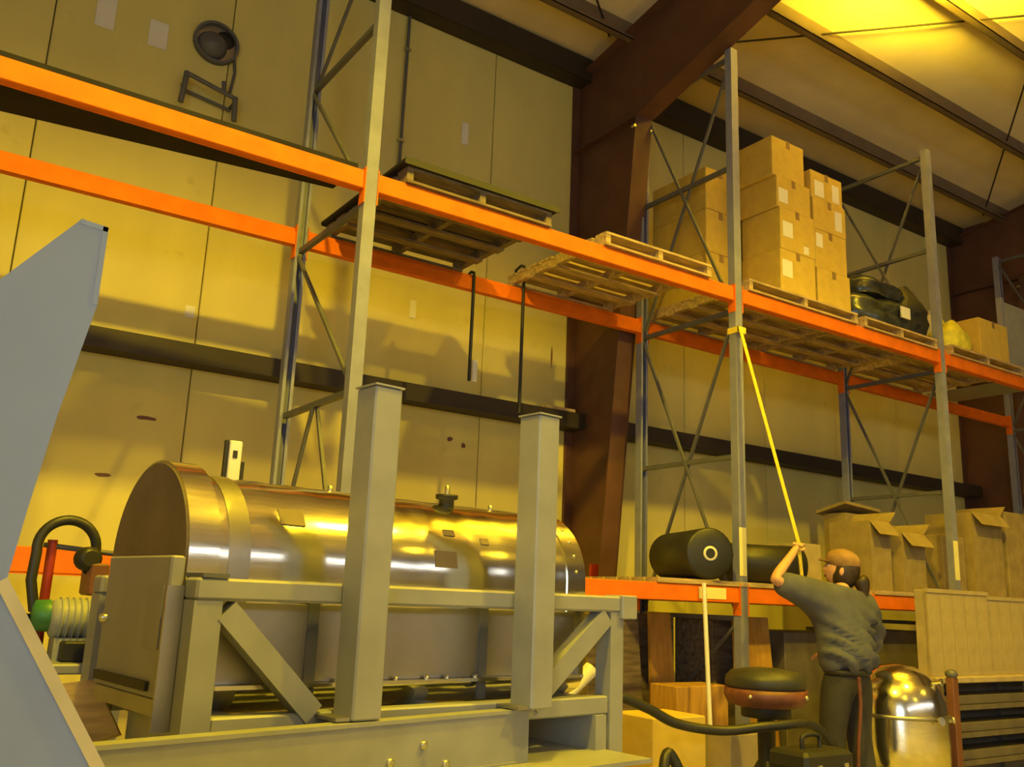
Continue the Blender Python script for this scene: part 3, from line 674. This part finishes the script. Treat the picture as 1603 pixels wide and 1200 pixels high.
build('green_end_cap', MB(TD).lathe((.44, 3.31, 1.175), (1, 0, 0), [(0, .03), (.01, .055), (.06, .058)], 18), 'green', du)
build('motor_foot', DB(.52, .64, 3.25, 3.35, 1.02, 1.10), 'motor', du)
build('gearbox', MB(TD).bbox(.67, .75, 3.22, 3.42, 1.09, 1.24, .01), 'rackdark', du)
build('control_box', MB(TD).bbox(.615, .685, 3.30, 3.46, 1.25, 1.37, .008), 'brown', du)
build('control_box_bracket', DB(.68, .70, 3.34, 3.40, 1.09, 1.30), 'rackdark', du)
build('fitting', MB(TD).tube([(.68, 3.30, 1.27), (.71, 3.30, 1.27)], .018, 8), 'bolt', du)
build('fitting', MB(TD).tube([(.66, 3.28, 1.23), (.70, 3.28, 1.23)], .015, 8), 'bolt', du)
hp = []
for k in range(25):
    t_ = k / 24; an = R(200 - 250 * t_)
    hp.append((.535 + .105*math.cos(an), 3.33 + .05*t_, 1.42 + .105*math.sin(an)))
hose = build('hose', MB(TD).tube([(.45, 3.32, 1.19), (.425, 3.32, 1.30)] + hp[1:], .019, 10), 'rubber', du)
build('hose_end', MB(TD).lathe((.605, 3.36, 1.385), (.2, -1, 0), [(0, .045), (.05, .045), (.06, .03)], 16), 'rubber', du)
build('cross_pipe', MB(TD).tube([(.46, 3.40, 1.43), (.77, 3.38, 1.405)], .010, 8), 'rackdark', du)
build('stand_pipe', MB(TD).tube([(.49, 3.40, 1.02), (.49, 3.40, 1.45)], .018, 8), 'redmark', du)
build('ribbed_sleeve', MB(TD).tube([(.43, 3.34, 1.05), (.425, 3.34, 1.12), (.43, 3.34, 1.18)], [.024, .03, .024], 10), 'rubber', du)
bx = thing('tan_board', (.70, 3.46, 0), 'tan plywood board propped below the drive unit', 'board')
build('board', MB().prism([(.57, 3.43, .97), (.69, 3.43, .985), (.79, 3.43, .81), (.66, 3.43, .77)], (.015, .025, -.01)), 'wood', bx)
build('prop', MB().bar((.66, 3.475, 0), (.66, 3.475, .86), .05, .02), 'wood', bx)

# ================================================================== FOREGROUND PLATE FRAME
pf = thing('plate_frame', (.05, 1.5, 0), 'blue-grey painted steel plate frame cropped by the left edge of the picture', 'machine frame')
Y0 = 1.5
outer = [(-.55, 0), (-.55, 1.42), (-.30, 1.50), (.098, 1.732), (.192, 1.852), (.232, 1.848), (.232, 1.72), (.200, 1.54), (.180, 1.40), (.168, 1.302), (.335, 1.035), (.50, .80), (.62, .45), (.62, 0)]
build('face_plate', MB().prism([(x_, Y0, z_) for x_, z_ in outer], (0, .016, 0)), 'plate', pf)
def strip(pts, d0, d1, th, m, name):
    for (a, b) in zip(pts[:-1], pts[1:]):
        a_, b_ = Vector((a[0], 0, a[1])), Vector((b[0], 0, b[1])); t_ = (b_ - a_).normalized(); n_ = Vector((t_.z, 0, -t_.x))
        P = [a_ + Vector((0, d0, 0)), a_ + Vector((0, d1, 0)), a_ + n_*th + Vector((0, d1, 0)), a_ + n_*th + Vector((0, d0, 0))]
        build(name, MB().prism(P, b_ - a_), m, pf)
strip([(.192, 1.852), (.232, 1.848), (.232, 1.72)], Y0 - .001, Y0 + .12, .008, 'plate', 'edge_flange')
strip([(.232, 1.72), (.200, 1.54), (.180, 1.40), (.168, 1.302)], Y0 + .016, Y0 + .035, .004, 'plate', 'edge_flange')
strip([(.168, 1.302), (.335, 1.035), (.50, .80), (.62, .45), (.62, 0)], Y0 - .004, Y0 + .06, .017, 'plateedge', 'edge_flange')
build('bolt_head', MB().lathe((.222, Y0 + .05, 1.705), (1, 0, 0), [(0, .012), (.01, .012), (.012, .005)], 8), 'bolt', pf)
build('rear_plate', MB().prism([(-.55, Y0 + .30, 0), (-.55, Y0 + .30, 1.3), (.0, Y0 + .30, 1.1), (.3, Y0 + .30, 0)], (0, .016, 0)), 'plate', pf)
build('spacer', B(-.5, -.44, Y0 + .016, Y0 + .30, .6, .66), 'plate', pf); build('spacer', B(-.5, -.44, Y0 + .016, Y0 + .30, 1.1, 1.16), 'plate', pf)

# ================================================================== RIGHT SIDE: bench, crates, vessel
wbn = thing('work_bench', (7.9, 4.4, 0), 'dark steel bench with tan top and stacked shelves at the lower right', 'bench')
build('bench_top', MB().bbox(6.72, 9.4, 4.10, 4.42, .80, .845, .006), 'benchtop', wbn)
for z in (.60, .40, .20): build('shelf', B(6.76, 9.36, 4.12, 4.40, z, z + .035), 'bench', wbn)
for x_ in (6.76, 8.05, 9.32):
    for y_ in (4.11, 4.36): build('leg', B(x_, x_ + .05, y_, y_ + .05, 0, .80), 'bench', wbn)
build('back_panel', B(6.76, 9.36, 4.405, 4.415, .04, .80), 'bench', wbn)
for k, z in enumerate((.635, .435, .235)):
    tag(build('flat_stock', MB().bbox(6.84, 9.28, 4.14, 4.35, z + .001, z + .07, .006), 'bench'), ['flat dark boards on the top shelf of the bench', 'flat dark boards on the middle shelf of the bench', 'flat dark boards on the bottom shelf of the bench'][k], 'boards', 'boards on the bench shelves')
def crate(x0, x1, y0, y1, z0, z1, lab):
    t = thing('crate', ((x0+x1)/2, (y0+y1)/2, z0), lab, 'crate', 'pale crates on the bench')
    build('body', MB().bbox(x0 + .015, x1 - .015, y0 + .015, y1, z0, z1 - .01, .004), 'card2', t)
    n = 5; wd = (x1 - x0) / n
    for k in range(n): build('slat', B(x0 + k*wd + .003, x0 + (k+1)*wd - .003, y0, y0 + .015, z0 + .02, z1 - .03), 'card2', t)
    build('top_rail', B(x0 - .004, x1 + .004, y0 - .008, y0 + .015, z1 - .03, z1), 'card2', t); build('bottom_rail', B(x0 - .004, x1 + .004, y0 - .008, y0 + .015, z0, z0 + .025), 'card2', t)
crate(6.78, 7.64, 4.18, 4.30, .846, 1.50, 'pale slatted crate standing on the bench near the person')
crate(7.70, 8.62, 4.22, 4.36, .846, 1.47, 'pale slatted crate at the right edge of the bench')
vs = thing('polished_vessel', (6.30, 4.16, 0), 'polished steel vessel with domed top on legs beside the person', 'vessel')
VX, VY = 6.27, 4.14
build('dome', MB().lathe((VX, VY, .60), (0, 0, 1), [(0, .325), (.10, .32), (.20, .28), (.28, .21), (.33, .12), (.345, .03), (.346, 0)], 32), 'stainless', vs)
build('barrel', MB().lathe((VX, VY, .20), (0, 0, 1), [(-.06, .12), (-.03, .25), (.02, .325), (.20, .33), (.40, .326)], 32), 'stainless', vs)
build('seam_ring', MB().lathe((VX, VY, .59), (0, 0, 1), [(0, .322), (0, .338), (.025, .338), (.025, .322)], 32), 'stainlessdull', vs)
for k in range(3):
    an = R(30 + 120*k); build('leg', MB().tube([(VX + .27*math.cos(an), VY + .27*math.sin(an), .30), (VX + .29*math.cos(an), VY + .29*math.sin(an), 0)], .025, 8), 'stainlessdull', vs)
for (an, z) in ((-40, .50), (-75, .78), (-20, .42), (-100, .52)):
    rr = .335 if z < .6 else .27; a_ = R(an); d = Vector((math.cos(a_), math.sin(a_), .2))
    build('nozzle', MB().lathe(Vector((VX, VY, z)) + d * (rr - .03), d, [(0, .018), (.06, .018), (.06, .028), (.072, .028)], 10), 'bolt', vs)
# brown post by the vessel
bp = thing('brown_post', (6.70, 4.0, 0), 'narrow brown post with round knob beside the vessel', 'post')
build('post', MB().bbox(6.62, 6.69, 3.92, 3.98, 0.0, .86, .005), 'brown', bp); build('knob', MB().sphere((6.655, 3.95, .885), .045, .045, .035), 'rackdark', bp)

# ================================================================== STOOL, CABLES, SMALL BOXES at lower middle
SX, SY = 4.36, 3.72
sl = thing('padded_stool', (SX, SY, 0), 'round padded stool with black cushion and maroon rim in front of the boards', 'stool')
build('cushion', MB().lathe((SX, SY, .855), (0, 0, 1), [(0, .215), (.02, .23), (.06, .225), (.095, .19), (.11, .09), (.112, 0)], 28), 'cushion', sl)
build('rim', MB().lathe((SX, SY, .755), (0, 0, 1), [(0, .16), (.015, .215), (.06, .235), (.10, .232), (.10, .18)], 28), 'maroon', sl)
for an in (200, 290): build('stud', MB().sphere((SX + .235*math.cos(R(an)), SY + .235*math.sin(R(an)), .82), .013, .013, .013, 8, 6), 'bolt', sl)
build('swivel', MB().lathe((SX, SY, .40), (0, 0, 1), [(0, .05), (.30, .05), (.30, .14), (.356, .14)], 16), 'black', sl)
for k in range(4):
    an = R(45 + 90*k); build('leg', MB().tube([(SX + .03*math.cos(an), SY + .03*math.sin(an), .46), (SX + .30*math.cos(an), SY + .30*math.sin(an), .0)], .022, 8), 'black', sl)
build('foot_ring', MB().tube([(SX + .21*math.cos(2*math.pi*k/20), SY + .21*math.sin(2*math.pi*k/20), .20) for k in range(21)], .014, 8), 'bolt', sl)
def curve(pts, n=8):
    out = []
    P = [Vector(p) for p in pts]; P = [P[0]] + P + [P[-1]]
    for i in range(1, len(P) - 2):
        for k in range(n):
            t_ = k / n; a, b, c, d = P[i-1], P[i], P[i+1], P[i+2]
            out.append(.5*((2*b) + (-a + c)*t_ + (2*a - 5*b + 4*c - d)*t_**2 + (-a + 3*b - 3*c + d)*t_**3))
    return out + [P[-1]]
tag(build('black_hose', MB().tube(curve([(3.05, 3.70, .0), (3.10, 3.72, .70), (3.22, 3.72, .83), (3.42, 3.70, .78), (3.60, 3.66, .70), (3.85, 3.58, .665), (4.12, 3.47, .69), (4.45, 3.44, .67), (4.66, 3.42, .40), (4.70, 3.45, .0)]), .026, 10), 'rubber'), 'thick black hose looping in front of the boards to the stool', 'hose')
cs = thing('black_case', (4.22, 3.30, 0), 'black equipment case with pale latches on the floor below the stool', 'case')
build('body', MB().bbox(4.02, 4.40, 3.18, 3.42, 0, .50, .02), 'black', cs)
build('lid', MB().bbox(4.015, 4.405, 3.175, 3.425, .505, .60, .02), 'black', cs)
for x_ in (4.10, 4.31): build('latch', B(x_, x_ + .03, 3.168, 3.178, .47, .54), 'bolt', cs)
build('carry_handle', MB().tube(curve([(4.14, 3.3, .60), (4.15, 3.3, .66), (4.27, 3.3, .66), (4.28, 3.3, .60)]), .012, 8), 'black', cs)
tag(build('black_hose', MB().tube(curve([(3.30, 3.50, .0), (3.36, 3.52, .40), (3.44, 3.56, .58), (3.54, 3.52, .42), (3.66, 3.44, .30), (3.84, 3.38, .27), (3.93, 3.34, .0)]), .028, 10), 'rubber'), 'black hose sagging in front of the pale tan box', 'hose')
def crate_box(x0, x1, y0, y1, z1, lab, m):
    return carton(x0, x1, y0, y1, 0, z1, lab, 'boxes on the floor', m, tape=False)
crate_box(3.62, 4.02, 3.86, 4.2, .70, 'pale tan box behind the sagging hoses', 'card')
crate_box(4.44, 4.74, 4.06, 4.34, .55, 'small pale box right of the stool', 'card2')
crate_box(2.98, 3.42, 3.95, 4.35, .66, 'wide pale box behind the right end of the stand', 'card2')
gs = thing('spray_gun', (3.28, 4.0, .66), 'pale handled tool lying behind the stand leg', 'tool')
build('handle', MB().tube([(3.14, 4.02, .80), (3.30, 4.0, .95)], [.03, .045], 8), 'label', gs); build('body', MB().bbox(3.06, 3.26, 3.97, 4.09, .661, .80, .02), 'black', gs)

# ================================================================== PERSON
def skin_mesh(name, verts, edges, radii, material, parent, sub=2):
    me = bpy.data.meshes.new(name); me.from_pydata([Vector(v) for v in verts], edges, [])
    o = bpy.data.objects.new(name, me); COL.objects.link(o)
    md = o.modifiers.new('skin', 'SKIN'); md.use_smooth_shade = True
    for i, r in enumerate(radii):
        rr = r if isinstance(r, tuple) else (r, r)
        me.skin_vertices[0].data[i].radius = rr
    me.skin_vertices[0].data[0].use_root = True
    sb = o.modifiers.new('sub', 'SUBSURF'); sb.levels = sub; sb.render_levels = sub
    bpy.context.view_layer.update()
    dg = bpy.context.evaluated_depsgraph_get()
    nm = bpy.data.meshes.new_from_object(o.evaluated_get(dg)); nm.name = name
    o.modifiers.clear(); o.data = nm; bpy.data.meshes.remove(me)
    nm.materials.clear(); nm.materials.append(M[material])
    lo = Vector((min(v.co.x for v in nm.vertices), min(v.co.y for v in nm.vertices), min(v.co.z for v in nm.vertices)))
    for v in nm.vertices: v.co -= lo
    o.location = lo
    nm.polygons.foreach_set('use_smooth', [True] * len(nm.polygons))
    if parent: setparent(o, parent)
    return o
ps = thing('person', (5.60, 4.10, 0), 'person in grey shirt seen from behind pulling the yellow strap with a raised arm', 'person')
pel = (5.62, 4.08, .93); wa = (5.62, 4.10, 1.08); ch = (5.64, 4.14, 1.27); nk = (5.70, 4.16, 1.45); hd0 = (5.735, 4.17, 1.50)
shL = (5.42, 4.17, 1.40); elL = (5.03, 4.20, 1.49); wrL = (5.275, 4.24, 1.67); haL = (5.345, 4.255, 1.73)
shR = (5.90, 4.16, 1.36); elR = (6.06, 4.20, 1.10); wrR = (5.92, 4.40, 1.00); haR = (5.86, 4.47, .99)
hipL = (5.52, 4.08, .88); knL = (5.50, 4.14, .48); anL = (5.49, 4.08, .09)
hipR = (5.72, 4.08, .88); knR = (5.76, 4.12, .48); anR = (5.78, 4.05, .09)
# body: one continuous figure under the clothes
V = [pel, wa, ch, nk, hd0, shL, elL, wrL, haL, shR, elR, wrR, haR, hipL, knL, anL, hipR, knR, anR]
E_ = [(0,1),(1,2),(2,3),(3,4),(2,5),(5,6),(6,7),(7,8),(2,9),(9,10),(10,11),(11,12),(0,13),(13,14),(14,15),(0,16),(16,17),(17,18)]
RR = [(.105,.085),(.115,.085),(.14,.10),.055,.055,.055,.042,.030,(.042,.020),.055,.042,.030,(.042,.020),.085,.055,.04,.085,.055,.04]
nb = len(V)
# fingers: own chains rooted in the palms
def fingers(wr, ha, side, curl):
    w_, h_ = Vector(wr), Vector(ha); d = (h_ - w_).normalized()
    sd = d.cross(Vector(curl)).normalized(); cu = Vector(curl).normalized()
    return d, sd, cu
body = skin_mesh('body', V, E_, RR, 'skin', ps)
FLESH = []
def hand(wr, ha, curl, nm):
    d, sd, cu = fingers(wr, ha, 1, curl)
    h_ = Vector(ha)
    for k, (off, L) in enumerate(((-.030, .072), (-.010, .082), (.010, .078), (.030, .062))):
        b0_ = h_ + sd*off + d*.012; a1 = b0_ + d*L*.42 + cu*.008; a2 = a1 + d*L*.16 + cu*L*.36; a3 = a2 - d*L*.18 + cu*L*.18
        FLESH.append(skin_mesh('finger', [b0_, a1, a2, a3], [(0,1),(1,2),(2,3)], [.0095, .009, .0085, .007], 'skin', None, 1))
    t0 = h_ - d*.03 - sd*.034
    FLESH.append(skin_mesh('thumb', [t0, t0 - sd*.022 + d*.028 + cu*.012, t0 - sd*.012 + d*.05 + cu*.035], [(0,1),(1,2)], [.012, .011, .008], 'skin', None, 1))
hand(wrL, haL, (.75, .4, -.3), 'L'); hand(wrR, haR, (-.2, .3, -.9), 'R')
# shirt: torso with sleeves to the elbow, loose fit
VS = [(5.62, 4.07, .90), (5.62, 4.08, 1.02), (5.64, 4.11, 1.17), (5.665, 4.125, 1.31), (5.695, 4.15, 1.425), (5.47, 4.16, 1.385), (5.27, 4.18, 1.43), (5.07, 4.20, 1.48), (5.89, 4.145, 1.345), (6.03, 4.17, 1.22), (6.11, 4.20, 1.06), (6.03, 4.29, 1.02)]
shirt = skin_mesh('shirt', VS, [(0,1),(1,2),(2,3),(3,4),(3,5),(5,6),(6,7),(3,8),(8,9),(9,10),(10,11)], [(.25,.175),(.25,.175),(.24,.165),(.195,.145),(.09,.09),.13,.11,.082,.12,.105,.09,.07], 'shirt', ps, 3)
for v in shirt.data.vertices:                       # drape: diagonal folds from the raised shoulder across the back, loose hem
    p = v.co + shirt.location
    n_ = v.normal.copy()
    q = (p.x - 5.35) * .55 + (p.z - 1.42)            # distance along the fold-normal direction
    wgt = max(0.0, min(1.0, (1.36 - p.z) / .18)) * max(0.0, min(1.0, (4.16 - p.y) / .12))
    v.co += n_ * (wgt * (.024 * math.sin(q * 62 + 1.5 * math.sin(p.x * 9)) + .009 * math.sin(q * 117 + p.x * 14)))
    if p.z < 1.0: v.co.z -= (1.0 - p.z) * .45
skin_mesh('trousers', [(5.62, 4.08, 1.0), (5.62, 4.08, .88), hipL, knL, (5.49, 4.09, .12), hipR, knR, (5.78, 4.06, .12)], [(0,1),(1,2),(2,3),(3,4),(1,5),(5,6),(6,7)], [(.21,.15),(.20,.15),.12,.09,.075,.12,.09,.075], 'trouser', ps)
build('belt', MB().tube([(5.62 + .165*math.cos(2*math.pi*k/24), 4.08 + .125*math.sin(2*math.pi*k/24), .90) for k in range(25)], .02, 8), 'black', ps)
for a in (anL, anR):
    skin_mesh('shoe', [(a[0], a[1] - .05, .05), (a[0], a[1] + .07, .045), (a[0], a[1] + .18, .035)], [(0,1),(1,2)], [(.05,.048), (.05,.045), (.045,.033)], 'shoe', ps)
build('lanyard', MB().tube(curve([(5.52, 3.925, .88), (5.54, 3.935, .70), (5.55, 3.97, .45), (5.56, 3.99, .25)]), .012, 8), 'maroon', ps)
# head, turned to the strap (towards -X and up)
HC = Vector((5.74, 4.185, 1.583))
HM = Matrix.Translation(HC) @ Matrix.Scale(1.08, 4) @ Matrix.Rotation(R(38), 4, 'Z') @ Matrix.Rotation(R(14), 4, 'X')
def head_mesh():
    n, m = 28, 20; rings = []
    for j in range(m + 1):
        th = math.pi * (j + .03) / (m + .06); r = []
        for i in range(n):
            ph = 2 * math.pi * i / n
            x_, y_, z_ = math.sin(th)*math.cos(ph), math.sin(th)*math.sin(ph), -math.cos(th)
            X_ = .076*x_; Y_ = .098*y_; Z_ = .118*z_
            if z_ < -.1: X_ *= 1 - .28*(-z_ - .1); Y_ *= 1 - .10*(-z_ - .1)
            if y_ > .9 and abs(x_) < .25 and -.35 < z_ < .15: Y_ += .026 * (1 - abs(x_)/.25) * (1 - abs(z_ + .12)/.35)
            if y_ > .6 and .0 < z_ < .25 and .25 < abs(x_) < .6: Y_ -= .010
            if y_ > .75 and -.62 < z_ < -.42 and abs(x_) < .35: Y_ += .006
            if y_ > .6 and z_ < -.75: Y_ += .010
            r.append((X_, Y_, Z_))
        rings.append(r)
    return MB(HM).loft(rings, True)
FLESH.append(build('head', head_mesh(), 'skin'))
for s_ in (-1, 1): FLESH.append(build('ear', MB(HM).sphere((s_*.078, -.005, -.005), .010, .020, .032, 10, 6), 'skin'))
def fuse(base, extra, voxel):
    """one continuous skin surface out of the limbs, hands and head"""
    vs, fs = [], []
    for o in [base] + extra:
        k = len(vs); mw = mworld(o)
        vs += [mw @ v.co for v in o.data.vertices]; fs += [tuple(i + k for i in p.vertices) for p in o.data.polygons]
    me = bpy.data.meshes.new('body'); me.from_pydata([v - base.location for v in vs], [], fs); me.update()
    for o in extra: bpy.data.objects.remove(o, do_unlink=True)
    old = base.data; base.data = me; bpy.data.meshes.remove(old)
    md = base.modifiers.new('fuse', 'REMESH'); md.mode = 'VOXEL'; md.voxel_size = voxel; md.use_smooth_shade = True
    bpy.context.view_layer.update()
    nm = bpy.data.meshes.new_from_object(base.evaluated_get(bpy.context.evaluated_depsgraph_get())); base.modifiers.clear()
    base.data = nm; nm.name = 'body'; nm.materials.clear(); nm.materials.append(M['skin'])
    nm.polygons.foreach_set('use_smooth', [True] * len(nm.polygons))
fuse(body, FLESH, .005)
hd = body
for s in (-1, 1):
    build('eye', MB(HM).sphere((s*.030, .083, .012), .013, .010, .009, 10, 6), 'eye', hd)
build('lips', MB(HM).sphere((0, .090, -.058), .024, .010, .009, 10, 6), 'maroon', hd)
build('hair', MB(HM).sphere((0, -.020, .004), .087, .098, .128, 24, 16), 'hair', hd)
build('cap', MB(HM).sphere((0, .000, .062), .091, .112, .082, 24, 14), 'capfab', hd)
build('cap_brim', MB(HM).loft([[(-.07, .085, .035), (-.04, .15, .030), (.04, .15, .030), (.07, .085, .035)], [(-.072, .085, .043), (-.04, .153, .038), (.04, .153, .038), (.072, .085, .043)]]), 'capfab', hd)
bun = HM @ Vector((0, -.105, -.02))
skin_mesh('ponytail', [bun, bun + Vector((.02, -.035, -.03)), bun + Vector((.01, -.04, -.12)), bun + Vector((-.01, -.03, -.22))], [(0,1),(1,2),(2,3)], [.058, .068, .034, .012], 'hair', hd, 2)

# yellow strap from the upright down to the hand
st_ = thing('yellow_strap', (5.42, 4.29, 1.5), 'long yellow webbing strap stretched from the upright down to the raised hand', 'strap')
top, hnd, tail = Vector((5.41, 4.785, 3.45)), Vector((5.405, 4.285, 1.77)), Vector((5.455, 4.30, 1.47))
wv = Vector((1, .15, 0)).normalized() * .021
def web(a, b): 
    nn = (b - a).cross(wv).normalized() * .0025
    return MB().loft([[a - wv - nn, a + wv - nn, a + wv + nn, a - wv + nn], [b - wv - nn, b + wv - nn, b + wv + nn, b - wv + nn]])
build('webbing', web(top, hnd), 'yellow', st_); build('tail', web(hnd, tail), 'yellow', st_)
build('post_loop', MB().box(5.382, 5.478, YF - .068, YF - .060, 3.42, 3.47).box(5.382, 5.388, YF - .068, YF + .045, 3.42, 3.47).box(5.472, 5.478, YF - .068, YF + .045, 3.42, 3.47), 'yellow', st_)
